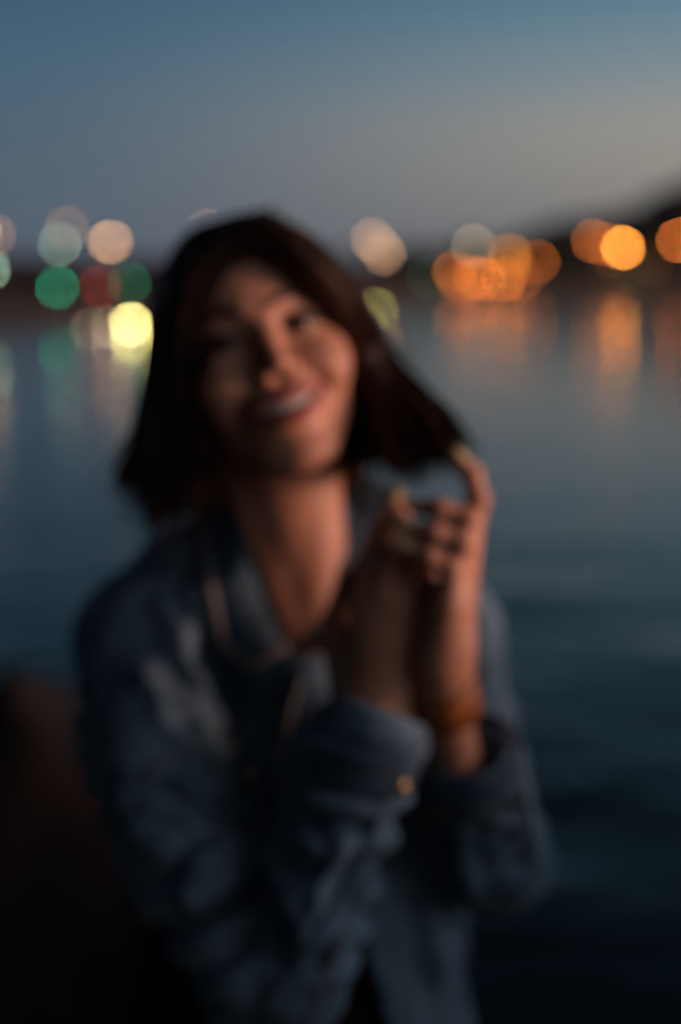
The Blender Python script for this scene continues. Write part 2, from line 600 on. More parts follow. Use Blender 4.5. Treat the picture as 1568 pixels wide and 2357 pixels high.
# ------------------------------------------------------------------ near quay and boulders
QZ = 0.86                                   # top of the quay the people stand on
M_slab = pmat('quay_slab', (0.07, 0.06, 0.055), 0.9, scale=6, bump=0.4)
b = MB()
b.box((-6, -6, -1.5), (6, 1.95, QZ - 0.12))
b.box((-6, -6, QZ - 0.116), (6, 2.05, QZ))
b.box((1.7, 1.952, -1.5), (6, 3.3, QZ - 0.12))
b.box((1.65, 2.052, QZ - 0.116), (6, 3.4, QZ))
put(b.build('quay', M_slab), kind='structure')


def boulder(c, r, seed, label):
    g = np.random.default_rng(seed)
    nu, nv = 40, 24
    dirs, V = [], []
    ks = [(g.normal(0, 1, 3) * f, g.uniform(0, 6.28), a) for f, a in ((1.3, .16), (2.2, .10), (2.8, .07), (5, .035), (7, .03), (12, .014))]
    planes = [(v / np.linalg.norm(v), g.uniform(.72, .95)) for v in g.normal(0, 1, (9, 3))]
    for j in range(nv + 1):
        th = math.pi * j / nv
        for i in range(nu):
            ph = 2 * math.pi * i / nu
            d = np.array([math.sin(th) * math.cos(ph), math.sin(th) * math.sin(ph), -math.cos(th)])
            q = 1 + sum(a * math.sin(float(k @ d) * 2 + f) for k, f, a in ks)
            for nrm, lim in planes:
                s = float(nrm @ d) * q
                if s > lim:
                    q *= (lim + (s - lim) * .25) / s
            V.append(np.array(c) + d * q * np.array(r))
    F = np.array([[j * nu + i, j * nu + (i + 1) % nu, (j + 1) * nu + (i + 1) % nu, (j + 1) * nu + i] for j in range(nv) for i in range(nu)])
    o = arr_mesh('boulder', np.array(V), F, M_rock)
    put(o, label, 'boulder', 'boulders below the quay')


M_stone = pmat('wall_stone', (0.16, 0.14, 0.12), 0.95, scale=6, bump=0.5)
wl_o = empty('shade_wall', (2.25, 0.2, QZ))  # added unseen wall, keeps the low sun off the lower jacket and boulder
ROOTLOC[wl_o.name] = np.array([2.25, 0.2, QZ])
put(wl_o, 'added stone shade wall on the quay, unseen beyond the right picture edge', 'wall')
bw_ = MB()
for r_i in range(6):
    y_ = -1.6 - (r_i % 2) * .12
    while y_ < (1.75 if r_i > 3 else 2.9):
        l_ = random.uniform(.26, .42)
        e_ = random.uniform(-.012, .012)
        bw_.box((2.05 + e_, y_ + .006, QZ + .002 + r_i * .195), (2.45 + e_, min(y_ + l_, 1.85 if r_i > 3 else 3.0) - .006, QZ + r_i * .195 + .19))
        y_ += l_
bw_.build('masonry', M_stone, wl_o)
MB().box((2.02, 1.87, QZ + .782), (2.48, 3.02, QZ + .98)).build('coping', M_stone, wl_o)
MB().box((2.0, -1.75, QZ + 1.172), (2.5, 1.9, QZ + 1.42)).build('coping', M_stone, wl_o)
boulder((-0.82, 2.75, 1.03), (0.66, 0.45, 0.74), 4, 'red brown boulder top rising beside the sleeve at the left edge')
boulder((-0.10, 2.65, 0.90), (0.30, 0.4, 0.74), 8, 'added dark low boulder hidden behind the denim jacket, shading the left boulder')  # added hidden rock, blocks the sun from the left boulder's lower part


# ------------------------------------------------------------------ implicit surfaces
class Field:
    """distance field on a grid; primitives blend into it; surface() extracts a quad mesh"""
    def __init__(s, lo, hi, h):
        s.lo, s.h = np.array(lo, float), h
        s.n = np.ceil((np.array(hi) - s.lo) / h).astype(int) + 1
        s.f = np.full(s.n, 0.2, np.float32)

    def sub(s, lo, hi):
        a = np.clip(np.floor((np.array(lo) - s.lo) / s.h).astype(int), 0, s.n)
        b_ = np.clip(np.ceil((np.array(hi) - s.lo) / s.h).astype(int) + 1, 0, s.n)
        if np.any(b_ - a < 1):
            return None, None
        ax = [(s.lo[i] + s.h * np.arange(a[i], b_[i])).astype(np.float32) for i in range(3)]
        return tuple(slice(a[i], b_[i]) for i in range(3)), np.meshgrid(*ax, indexing='ij')

    def add(s, fn, lo, hi, k=0.01, op='u', pad=0.04):
        sl, P = s.sub(np.array(lo) - pad - k, np.array(hi) + pad + k)
        if sl is None:
            return
        d = fn(P).astype(np.float32)
        a = s.f[sl]
        if op == 'u':
            w = np.maximum(k - np.abs(a - d), 0) / k
            s.f[sl] = np.minimum(a, d) - w * w * k * 0.25
        else:
            d = -d
            w = np.maximum(k - np.abs(a - d), 0) / k
            s.f[sl] = np.maximum(a, d) + w * w * k * 0.25

    def cone(s, a, b_, ra, rb, k=0.01, op='u', flat=None, wave=None):
        a, b_ = np.array(a, float), np.array(b_, float)
        ab = b_ - a
        L2 = float(ab @ ab) + 1e-12

        def fn(P):
            q = [P[i] - a[i] for i in range(3)]
            t = np.clip((q[0] * ab[0] + q[1] * ab[1] + q[2] * ab[2]) / L2, 0, 1)
            q = [q[i] - t * ab[i] for i in range(3)]
            if flat is not None:                # squash along a direction
                ax, sc = flat
                dd = sum(q[i] * ax[i] for i in range(3))
                q = [q[i] + ax[i] * dd * (1 / sc - 1) for i in range(3)]
            r = ra + (rb - ra) * t
            if wave is not None:
                r = r + wave(P, t)
            return np.sqrt(q[0] ** 2 + q[1] ** 2 + q[2] ** 2) - r
        R = max(ra, rb) * (1.0 if flat is None else max(1.0, flat[1]))
        s.add(fn, np.minimum(a, b_) - R, np.maximum(a, b_) + R, k, op)

    def chain(s, pts, rad, k=0.01, op='u', flat=None):
        rad = [rad] * len(pts) if np.isscalar(rad) else rad
        for i in range(len(pts) - 1):
            s.cone(pts[i], pts[i + 1], rad[i], rad[i + 1], k, op, flat)

    def ell(s, c, r, k=0.01, op='u', R=None):
        c, r = np.array(c, float), np.array(r, float)

        def fn(P):
            q = [P[i] - c[i] for i in range(3)]
            if R is not None:
                q = [q[0] * R[0, i] + q[1] * R[1, i] + q[2] * R[2, i] for i in range(3)]
            k0 = np.sqrt(sum((q[i] / r[i]) ** 2 for i in range(3)))
            k1 = np.sqrt(sum((q[i] / r[i] ** 2) ** 2 for i in range(3))) + 1e-6
            return np.where(k0 < 1e-3, -min(r), k0 * (k0 - 1) / k1)
        m_ = r if R is None else np.full(3, r.max())
        s.add(fn, c - m_, c + m_, k, op)

    def val(s, p):
        i = np.clip(np.round((np.asarray(p) - s.lo) / s.h).astype(int), 0, s.n - 1)
        return s.f[i[..., 0], i[..., 1], i[..., 2]]

    def surface(s):
        f = s.f
        ins = f < 0
        c = np.zeros(s.n - 1, np.uint8)
        for dx in (0, 1):
            for dy in (0, 1):
                for dz in (0, 1):
                    c += ins[dx:s.n[0] - 1 + dx, dy:s.n[1] - 1 + dy, dz:s.n[2] - 1 + dz]
        act = np.argwhere((c > 0) & (c < 8))
        idx = np.full(s.n - 1, -1, np.int32)
        idx[tuple(act.T)] = np.arange(len(act))
        acc = np.zeros((len(act), 3))
        cnt = np.zeros(len(act))
        for ax in range(3):
            o1, o2 = [i for i in range(3) if i != ax]
            for u in (0, 1):
                for v in (0, 1):
                    p0 = act.copy()
                    p0[:, o1] += u
                    p0[:, o2] += v
                    p1 = p0.copy()
                    p1[:, ax] += 1
                    f0, f1 = f[tuple(p0.T)], f[tuple(p1.T)]
                    m_ = (f0 < 0) != (f1 < 0)
                    t = np.where(m_, f0 / np.where(m_, f0 - f1, 1), 0)
                    q = p0.astype(float)
                    q[:, ax] += t
                    acc[m_] += q[m_]
                    cnt[m_] += 1
        V = s.lo + s.h * acc / cnt[:, None]
        Q = []
        for ax in range(3):
            o1, o2 = (ax + 1) % 3, (ax + 2) % 3
            sl0 = [slice(None)] * 3
            sl1 = [slice(None)] * 3
            sl0[ax], sl1[ax] = slice(0, -1), slice(1, None)
            for o_ in (o1, o2):
                sl0[o_] = sl1[o_] = slice(1, -1)
            a, b_ = ins[tuple(sl0)], ins[tuple(sl1)]
            for flip, mk in ((False, a & ~b_), (True, ~a & b_)):
                e = np.argwhere(mk)
                if not len(e):
                    continue
                e[:, o1] += 1
                e[:, o2] += 1
                q = []
                for u, v in ((-1, -1), (0, -1), (0, 0), (-1, 0)):
                    w = e.copy()
                    w[:, o1] += u
                    w[:, o2] += v
                    q.append(idx[tuple(w.T)])
                q = np.stack(q, 1)
                Q.append(q[:, ::-1] if flip else q)
        return V, np.concatenate(Q)


# ------------------------------------------------------------------ the woman: local frame (x right, u up, t towards the camera), metres
D0 = 1.28
PBASE = np.stack([RGT, UPV, -FWD])          # rows
ORG = CAM + D0 * FWD


def pt(px, py, t):
    d = D0 - t
    return np.array([(px - 784) * K * d, (1178.5 - py) * K * d, t])


def W(L):
    return ORG + np.asarray(L) @ PBASE


def rot(ax, a):
    return np.array(Matrix.Rotation(a, 3, ax))


HR = rot('Z', math.radians(17.5)) @ rot('Y', math.radians(11)) @ rot('X', math.radians(-2))
HS = .00105
HO = pt(603, 767, .074) - HR @ np.array([0, 0, .076]) * 1.05


def H(x, y, z):
    return HO + HR @ (np.array([x, y, z]) * HS)


feet = W(pt(790, 2480, -.12))
feet = np.array([feet[0], feet[1], QZ])
person = empty('person', feet)
ROOTLOC[person.name] = feet
put(person, 'smiling dark haired woman in a blue denim jacket holding the ends of her hair', 'person')

# ---- materials
M_skin = bpy.data.materials.new('skin')
M_skin.use_nodes = True
nt = M_skin.node_tree
p = nt.nodes['Principled BSDF']
tc = nt.nodes.new('ShaderNodeTexCoord')
no = nt.nodes.new('ShaderNodeTexNoise')
no.inputs['Scale'].default_value = 28
no.inputs['Detail'].default_value = 5
r = nt.nodes.new('ShaderNodeValToRGB')
r.color_ramp.elements[0].position = .3
r.color_ramp.elements[0].color = (.40, .185, .120, 1)
r.color_ramp.elements[1].position = .7
r.color_ramp.elements[1].color = (.48, .248, .162, 1)
nt.links.new(tc.outputs['Object'], no.inputs['Vector'])
nt.links.new(no.outputs['Fac'], r.inputs[0])
nt.links.new(r.outputs[0], p.inputs['Base Color'])
p.inputs['Roughness'].default_value = .5
p.inputs['Specular IOR Level'].default_value = .3
p.inputs['Subsurface Weight'].default_value = .25
p.inputs['Subsurface Radius'].default_value = (.010, .004, .002)
p.inputs['Subsurface Scale'].default_value = 1.0
M_lip = pmat('lip', (.40, .10, .095), .45, scale=60)
M_brow = pmat('brow_hair', (.025, .014, .010), .6, scale=80)
M_tooth = pmat('tooth_enamel', (.56, .49, .41), .3, (.50, .43, .36), scale=40)
M_eye = pmat('eye_white', (.16, .14, .135), .25, (.13, .115, .11), scale=30)  # whites darkened in the colour, standing in for eye socket shade
M_iris = pmat('brown_iris', (.03, .014, .008), .1, scale=90)
M_nail = pmat('pale_yellow_nail_varnish', (.50, .41, .20), .35, (.45, .37, .18), scale=40)
M_hair = pmat('dark_brown_hair', (.055, .024, .013), .5, (.014, .0075, .005), scale=9, spec=.2, stretch=(6, 6, 1))
M_leather = pmat('tan_leather', (.36, .11, .025), .5, (.19, .052, .012), scale=50, bump=.3)
M_brass = pmat('brass', (.80, .56, .30), .28, (.6, .4, .2), scale=50, metallic=1.0)
M_black = pmat('black_cotton', (.012, .012, .014), .9, scale=20)
M_shoe = pmat('white_canvas_shoe', (.5, .48, .45), .8, scale=30)


def denim(name, lo, hi):
    m = pmat(name, hi, .85, lo, scale=16, spec=.2, detail=8, sheen=.15)
    nt = m.node_tree
    p = nt.nodes['Principled BSDF']
    tc = nt.nodes.new('ShaderNodeTexCoord')
    wv = nt.nodes.new('ShaderNodeTexWave')
    wv.bands_direction = 'DIAGONAL'
    wv.inputs['Scale'].default_value = 260
    wv.inputs['Distortion'].default_value = 2
    bp = nt.nodes.new('ShaderNodeBump')
    bp.inputs['Strength'].default_value = .25
    bp.inputs['Distance'].default_value = .001
    nt.links.new(tc.outputs['Object'], wv.inputs['Vector'])
    nt.links.new(wv.outputs['Fac'], bp.inputs['Height'])
    nt.links.new(bp.outputs[0], p.inputs['Normal'])
    return m


M_denim = denim('blue_denim', (.028, .064, .105), (.165, .265, .350))
M_seam = denim('faded_denim_seam', (.15, .155, .165), (.23, .23, .235))
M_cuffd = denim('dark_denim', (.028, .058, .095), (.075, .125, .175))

# ---- body (head, neck, torso, arms, hands): one continuous surface
B = Field((-.34, -.62, -.26), (.26, .30, .24), .0027)
mm = HS
B.ell(H(0, 30, -8), np.array([73, 77, 93]) * mm, .01, 'u', HR)
B.ell(H(0, 32, 28), np.array([65, 58, 63]) * mm, .02, 'u', HR)
B.ell(H(0, -36, 32), np.array([62, 66, 54]) * mm, .02, 'u', HR)
for s in (-1, 1):
    B.cone(H(s * 53, -50, 6), H(s * 21, -98, 64), .019, .016, .022)
    B.ell(H(s * 42, -36, 60), np.array([24, 22, 24]) * mm, .022, 'u', HR)
    B.cone(H(s * 52, -18, 44), H(s * 40, -24, 62), .017, .016, .02)
    B.cone(H(s * 11, 16, 82), H(s * 46, 14, 66), .009, .008, .014)
    B.ell(H(s * 75, -14, -6), np.array([6, 29, 17]) * mm, .01, 'u', HR)
B.ell(H(0, -105, 76), np.array([19, 14, 15]) * mm, .022, 'u', HR)
B.ell(H(0, -65, 70), np.array([31, 24, 27]) * mm, .018, 'u', HR)
for s in (-1, 1):
    B.ell(H(s * 31, 1, 99), np.array([18, 12, 17]) * mm, .014, 's', HR)
    B.ell(H(s * 32, -1, 71), np.array([15, 14, 14]) * mm, .006, 'u', HR)
B.chain([H(0, 10, 83), H(0, -10, 92), H(0, -31, 103)], [.0062, .007, .0092], .011)
for s in (-1, 1):
    B.ell(H(s * 11.5, -36, 93), np.array([8, 7, 10]) * mm, .006, 'u', HR)
    B.ell(H(s * 6, -42, 98), np.array([3.4, 3, 4]) * mm, .002, 's', HR)
    B.chain([H(s * 17, -37, 92), H(s * 31, -48, 86), H(s * 41, -62, 74)], [.0022, .0034, .0042], .008, 's')
    B.cone(H(s * 20, -3.5, 88), H(s * 43, -1, 78), .0016, .0013, .003, 's')
mouth = [H(x, -65 + (x / 35) ** 2 * 11, 98 - (x / 35) ** 2 * 20) for x in np.linspace(-35, 35, 9)]
B.chain(mouth, [.0035, .0055, .0066, .0074, .0078, .0074, .0066, .0055, .0035], .004, 's')
# neck, collar bones, torso
nb = pt(690, 1430, -.062)
B.cone(H(0, -52, -8), nb, .050, .056, .03)
B.cone(H(58, -40, -12), pt(715, 1500, -.012), .015, .011, .022)
B.cone(H(-58, -40, -12), pt(675, 1500, -.012), .015, .011, .022)
B.cone(pt(715, 1490, -.02), pt(930, 1400, -.05), .012, .012, .02)
B.cone(pt(675, 1490, -.02), pt(420, 1400, -.04), .012, .012, .02)
B.ell(pt(690, 1720, -.112), np.array([.125, .165, .088]), .04)
B.cone(pt(560, 1430, -.08), pt(860, 1410, -.095), .045, .045, .04)
B.ell(pt(765, 2150, -.135), np.array([.09, .16, .074]), .04)
B.ell(pt(795, 2450, -.135), np.array([.10, .12, .08]), .04)
# arms
SR, ER, WR = pt(316, 1470, -.06), pt(625, 2235, .09), pt(868, 1640, .112)
SL, EL, WL = pt(1010, 1450, -.09), pt(1090, 1985, -.045), pt(1012, 1570, .118)
SM = pt(345, 1680, -.02)
SE = pt(420, 1960, .035)
B.cone(SR, SM, .040, .036, .02)
B.cone(SM, SE, .034, .029, .02)
B.cone(SE, ER, .029, .027, .012)
B.cone(ER, WR, .027, .027, .012)
B.cone(SL, EL, .040, .033, .02)
B.cone(EL, WL, .027, .0205, .015)
# her right hand: back of the hand to the camera, fingers closing round the hair ends
PALMD = np.array([0.05, 0.1, 1.0])
PALMD /= np.linalg.norm(PALMD)


def finger(pts, rads, k=.006):
    B.chain(pts, rads, k)


fl = (PALMD, .62)
kn_r = {'index': pt(838, 1385, 0.119), 'middle': pt(882, 1372, 0.126), 'ring': pt(925, 1388, 0.124), 'pinky': pt(962, 1420, 0.114)}
for k_, p1 in kn_r.items():
    B.cone(WR, p1, .022, .0125, .018, 'u', (PALMD, .8))
finger([kn_r['index'], pt(848, 1290, 0.109), pt(878, 1212, 0.092), pt(908, 1150, 0.082)], [.0105, .0092, .0082, .0068])
finger([kn_r['middle'], pt(893, 1272, 0.116), pt(915, 1205, 0.096), pt(930, 1165, 0.079)], [.0105, .0094, .0084, .0068])
finger([kn_r['ring'], pt(938, 1298, 0.114), pt(950, 1248, 0.092), pt(940, 1212, 0.074)], [.0100, .0090, .0080, .0066])
finger([kn_r['pinky'], pt(982, 1352, 0.104), pt(990, 1308, 0.088), pt(975, 1282, 0.074)], [.0088, .0078, .0070, .0058])
finger([pt(815, 1590, 0.102), pt(772, 1455, 0.092), pt(812, 1345, 0.080), pt(884, 1262, 0.074)], [.021, .0125, .0105, .0085], .012)
# her left hand: back towards the light, index finger raised
kn_l = {'index': pt(1076, 1262, .112), 'middle': pt(1066, 1302, .128), 'ring': pt(1050, 1348, .140), 'pinky': pt(1036, 1394, .146)}
for k_, p1 in kn_l.items():
    B.cone(pt(1022, 1515, .128), p1, .0185, .0125, .018, 'u', (np.array([.8, .0, .6]), .8))
B.cone(WL, pt(1024, 1490, .128), .020, .020, .015)
finger([kn_l['index'], pt(1100, 1152, 0.112), pt(1086, 1090, 0.114), pt(1060, 1060, 0.118)], [.0105, .0092, .0082, .0066])
finger([kn_l['middle'], pt(1078, 1196, 0.144), pt(1010, 1172, 0.146), pt(955, 1166, 0.140)], [.0105, .0092, .0080, .0066])
finger([kn_l['ring'], pt(1064, 1250, 0.150), pt(1000, 1230, 0.152), pt(946, 1216, 0.146)], [.0100, .0090, .0080, .0066])
finger([kn_l['pinky'], pt(1038, 1306, 0.152), pt(988, 1284, 0.154), pt(936, 1262, 0.148)], [.0088, .0078, .0070, .0058])
finger([pt(1030, 1470, .085), pt(985, 1400, .070), pt(950, 1320, .070), pt(925, 1235, .076)], [.015, .0125, .0105, .0085], .012)

bV, bF = B.surface()
body = arr_mesh('body', W(bV), bF, M_skin, person)


def on_face(x, y, lift=0.0, z0=125):
    """point on the face in front of head coordinates (x, y), raised by lift mm"""
    z = z0
    while z > 30 and B.val(H(x, y, z)) > 0:
        z -= .5
    return H(x, y, z + lift)


def tubeL(name, pts, rad, mat, parent, n=8):
    return MB().tube([W(q) for q in pts], rad, n).build(name, mat, parent, True)


# ---- face parts
for s in (-1, 1):
    e = Field(H(s * 32, -1, 72) - .022, H(s * 32, -1, 72) + .022, .0011)
    e.ell(H(s * 32, -1, 72.5), np.array([14, 13, 13]) * mm, .001, 'u', HR)
    v, f = e.surface()
    eo = arr_mesh('eye', W(v), f, M_eye, person)
    e = Field(H(s * 32, -1, 78) - .016, H(s * 32, -1, 78) + .016, .0010)
    e.ell(H(s * 32, -1.5, 81.6), np.array([7, 6.5, 4.6]) * mm, .001, 'u', HR)
    v, f = e.surface()
    arr_mesh('iris', W(v), f, M_iris, eo)
    lid = [on_face(s * x, y, .8) for x, y in ((18, -3.5), (24, 1.2), (31, 3.2), (38, 2.6), (44, -.5), (48, -1.5))]
    tubeL('eyelashes', lid, [.0018, .0036, .0046, .0046, .0040, .0014], M_brow, person)
    low_ = [on_face(s * x, y, .5) for x, y in ((22, -6.5), (32, -6.8), (42, -4.5))]
    tubeL('eyelashes', low_, [.0010, .0018, .0012], M_brow, person)
    bw = [on_face(s * x, y, .6) for x, y in ((12, 18), (20, 21), (29, 23.5), (38, 23.5), (46, 20), (53, 15))]
    tubeL('eyebrow', bw, [.0026, .0036, .0038, .0034, .0026, .0010], M_brow, person)
xs_ = np.linspace(-35, 35, 11)
up = [H(x, -56.5 + (x / 35) ** 2 * 3.5 - 1.0 * math.exp(-(x / 4) ** 2), 100.5 - (x / 35) ** 2 * 22) for x in xs_]
tubeL('upper_lip', up, [.0012 + .0030 * (1 - (x / 35) ** 2) ** .6 for x in xs_], M_lip, person, 10)
lo_ = [H(x, -76 + (x / 35) ** 2 * 22, 98.5 - (x / 35) ** 2 * 20) for x in xs_]
tubeL('lower_lip', lo_, [.0012 + .0042 * (1 - (x / 35) ** 2) ** .6 for x in xs_], M_lip, person, 10)
tb = MB()
for row, y0, y1 in ((0, -56, -68), (1, -69, -74)):
    for i in range(-6, 7):
        wdt = 4.3 if abs(i) < 2 else 3.8
        x0, x1 = i * 4.2 - wdt / 2, i * 4.2 + wdt / 2
        c = len(tb.v)
        for dz in (0, -5):
            for x, y in ((x0, y0), (x1, y0), (x1, y1), (x0, y1)):
                yy = y + (x / 35) ** 2 * 8
                tb.v.append(tuple(W(H(x, yy, 96.6 - row - (x / 35) ** 2 * 19 + dz))))
        tb.f += [[c, c + 3, c + 2, c + 1], [c + 4, c + 5, c + 6, c + 7], [c, c + 1, c + 5, c + 4], [c + 1, c + 2, c + 6, c + 5], [c + 2, c + 3, c + 7, c + 6], [c + 3, c, c + 4, c + 7]]
tb.build('teeth', M_tooth, person)


# ---- finger nails
def nail(tip, prev, out, r=(.0052, .0085, .0016)):
    d = tip - prev
    d /= np.linalg.norm(d)
    out = np.asarray(out, float)
    out = out - d * (out @ d)
    out /= np.linalg.norm(out)
    sd_ = np.cross(d, out)
    V, F = [], []
    n, mz = 12, 8
    c = tip + out * .0056 + d * .002
    for j in range(mz + 1):
        th = math.pi * j / mz
        for i in range(n):
            ph = 2 * math.pi * i / n
            V.append(W(c + sd_ * r[0] * math.sin(th) * math.cos(ph) + d * r[1] * math.sin(th) * math.sin(ph) + out * r[2] * math.cos(th)))
    for j in range(mz):
        for i in range(n):
            F.append([j * n + i, j * n + (i + 1) % n, (j + 1) * n + (i + 1) % n, (j + 1) * n + i])
    arr_mesh('fingernail', np.array(V), F, M_nail, person)


nail(pt(1060, 1060, .118), pt(1090, 1090, .120), (-.2, 1, .6))
nail(pt(955, 1166, .140), pt(1010, 1172, .146), (0, .6, 1))
nail(pt(946, 1216, .146), pt(1000, 1230, .152), (0, .5, 1))
nail(pt(936, 1262, .148), pt(988, 1284, .154), (0, .5, 1))
nail(pt(908, 1150, .082), pt(878, 1212, .092), (.1, .3, 1))
nail(pt(930, 1165, .079), pt(915, 1205, .096), (.1, .3, 1))
nail(pt(884, 1262, .074), pt(832, 1340, .080), (-.3, .5, 1))


# ---- wide leather bracelet on her left wrist
def band(name, a, b_, ra, rb, mat, parent, thick=.002, flat=1.0, n=40):
    a, b_ = np.asarray(a), np.asarray(b_)
    d = b_ - a
    d /= np.linalg.norm(d)
    u = np.cross(d, [0, 0, 1.0])
    u /= np.linalg.norm(u)
    w = np.cross(u, d)
    V, F = [], []
    prof = [(0, ra), (.06, ra + thick), (.5, (ra + rb) / 2 + thick), (.94, rb + thick), (1, rb), (.94, rb - thick), (.5, (ra + rb) / 2 - thick), (.06, ra - thick)]
    for t, r_ in prof:
        for i in range(n):
            q = 2 * math.pi * i / n
            V.append(W(a + (b_ - a) * t + r_ * (u * math.cos(q) + w * math.sin(q) * flat)))
    m_ = len(prof)
    for j in range(m_):
        for i in range(n):
            F.append([j * n + i, j * n + (i + 1) % n, ((j + 1) % m_) * n + (i + 1) % n, ((j + 1) % m_) * n + i])
    return arr_mesh(name, np.array(V), F, mat, parent)


ax_l = (WL - EL) / np.linalg.norm(WL - EL)
br = band('bracelet', WL - ax_l * .034, WL + ax_l * .006, .0278, .0262, M_leather, person, .0036)

# ---- denim jacket: body and sleeves as one surface
J = Field((-.36, -.60, -.26), (.28, .04, .22), .0033)


def sines(seed, freq, n=5):
    g = np.random.default_rng(seed)
    ks = [(g.normal(0, 1, 3) * freq, g.uniform(0, 6.28)) for _ in range(n)]
    return lambda P: sum(np.sin(P[0] * k[0] + P[1] * k[1] + P[2] * k[2] + f) for k, f in ks) / n


def sleeve_wave(a, b_, count, amp, skew, seed, t0=0.0):
    a, b_ = np.asarray(a), np.asarray(b_)
    d = b_ - a
    d /= np.linalg.norm(d)
    u = np.cross(d, [0, 0, 1.0])
    u /= np.linalg.norm(u)
    w1, w2 = sines(seed, 22), sines(seed + 1, 12)

    def fn(P, t):
        side = (P[0] - a[0]) * u[0] + (P[1] - a[1]) * u[1] + (P[2] - a[2]) * u[2]
        ph = t * count * 6.283 + side * skew + 2.6 * w1(P)
        s = np.sin(ph)
        return amp * (np.abs(s) ** .7 * np.sign(s)) * (.55 + .7 * w2(P)) * np.clip((t - t0) * 4, 0, 1)
    return fn


J.ell(pt(690, 1730, -.11), np.array([.165, .19, .112]), .05)
J.ell(pt(775, 2130, -.130), np.array([.122, .22, .100]), .05)
J.ell(pt(800, 2380, -.13), np.array([.125, .11, .102]), .04)
J.cone(pt(440, 1335, -.075), pt(900, 1320, -.10), .054, .052, .05)
J.cone(SR, pt(520, 1420, -.05), .052, .062, .04)
J.cone(SR, SM, .055, .066, .03, 'u', None, sleeve_wave(SR, SM, 2.5, .006, 30, 5, .3))
J.cone(SM, SE, .066, .054, .012, 'u', None, sleeve_wave(SM, SE, 3.2, .015, 30, 3, .0))
J.cone(SE, ER + np.array([-.012, -.004, -.01]), .053, .050, .012, 'u', None, sleeve_wave(SE, ER, 3.2, .015, 26, 4, .0))
CR = WR + (ER - WR) * .10
J.cone(ER + np.array([.022, -.010, .012]), CR, .044, .046, .008, 'u', None, sleeve_wave(ER, CR, 5.5, .013, -25, 9))
J.cone(SL, pt(880, 1420, -.075), .060, .06, .04)
EX = pt(1158, 1985, -.055)
J.cone(SL, EX, .055, .043, .02, 'u', None, sleeve_wave(SL, EX, 6, .010, 25, 15, .1))
CL = WL + (EL - WL) * .40 + np.array([.014, 0, -.006])
J.cone(EX, EL, .043, .042, .02)
J.cone(EL + np.array([.012, 0, 0]), CL, .043, .041, .012, 'u', None, sleeve_wave(EL, CL, 3.5, .009, -20, 21))
J.cone(pt(690, 1560, -.030), pt(740, 1700, -.040), .042, .050, .03)
# collar stand round the back of the neck
J.chain([pt(520, 1290, -.035), pt(500, 1190, -.07), pt(590, 1120, -.135), pt(700, 1100, -.16), pt(830, 1130, -.135), pt(880, 1200, -.09), pt(850, 1330, -.05)], [.010, .012, .013, .013, .013, .012, .010], .02)
big = sines(31, 26, 6)
J.f += np.float32(.0060) * big(J.sub(J.lo, J.lo + J.h * (J.n - 1))[1])
small = sines(37, 75, 7)
J.f += np.float32(.0024) * small(J.sub(J.lo, J.lo + J.h * (J.n - 1))[1])


def onj(px, py, lift=0.0, t0=.20, fields=None):
    """point of the jacket surface seen at a photo pixel (first hit going away from the camera)"""
    t = t0
    while t > -.22:
        q = pt(px, py, t)
        if any(F_.val(q) < 0 for F_ in (fields or (J,))):
            break
        t -= .0012
    q = pt(px, py, t + lift)
    return q


def ridge(pts, r, k=.009, op='u', sink=.003):
    r = r * 1.5
    q = [onj(x, y) for x, y in pts]
    z = np.array([v[2] for v in q])
    if len(z) > 2:
        z = np.convolve(np.concatenate([[z[0]], z, [z[-1]]]), [.25, .5, .25], 'valid')
    q = [pt(x, y, z[i] - (sink if op == 'u' else -r * .45)) for i, (x, y) in enumerate(pts)]
    J.chain(q, [r * .6] + [r] * (len(q) - 2) + [r * .6] if len(q) > 2 else r, k, op)


# folds that show in the photograph
ridge([(385, 1395), (430, 1480), (475, 1560), (515, 1640)], .013)
ridge([(450, 1370), (490, 1430), (520, 1490)], .011)
ridge([(335, 1560), (380, 1620), (430, 1680), (470, 1710)], .011)
ridge([(390, 1560), (430, 1640), (460, 1690)], .009, .014, 's')
ridge([(460, 1440), (500, 1520), (545, 1600)], .010, .014, 's')
ridge([(300, 1785), (370, 1800), (450, 1830)], .010)
ridge([(300, 1822), (370, 1838), (440, 1866)], .009, .012, 's')
ridge([(290, 1850), (360, 1870), (440, 1905)], .010)
ridge([(300, 1885), (370, 1915), (440, 1935)], .009, .012, 's')
ridge([(310, 1920), (380, 1950), (450, 1965)], .010)
ridge([(520, 1950), (480, 2010), (440, 2060)], .014)
ridge([(650, 1790), (690, 1870), (740, 1960)], .009)
ridge([(690, 1800), (720, 1880), (750, 1940)], .005, .010, 's')
ridge([(640, 2020), (680, 2090), (700, 2150)], .011)
ridge([(600, 2060), (640, 2150), (660, 2220)], .010, .012, 's')
ridge([(800, 1960), (750, 2080), (680, 2200)], .010)
ridge([(850, 1930), (800, 2050), (730, 2190)], .009, .012, 's')
ridge([(1130, 1720), (1175, 1800), (1190, 1890), (1220, 1960)], .010)
ridge([(1120, 1830), (1105, 1920), (1100, 2010)], .005, .010, 's')
ridge([(1060, 1860), (1065, 1980), (1090, 2060)], .008)
ridge([(560, 1630), (565, 1740), (562, 1850), (580, 1980), (600, 2080)], .008, .014, 's')
ridge([(480, 1380), (505, 1500), (540, 1590), (560, 1640)], .010, .014, 's')
ridge([(900, 1960), (905, 2080), (890, 2200)], .012, .014, 's')
ridge([(960, 2000), (990, 2120), (1000, 2230), (1010, 2340)], .010)
ridge([(1010, 2010), (1045, 2120), (1060, 2200)], .009)
# neck opening: a V cut from the collar to below the throat, and the unbuttoned hem
jB = J


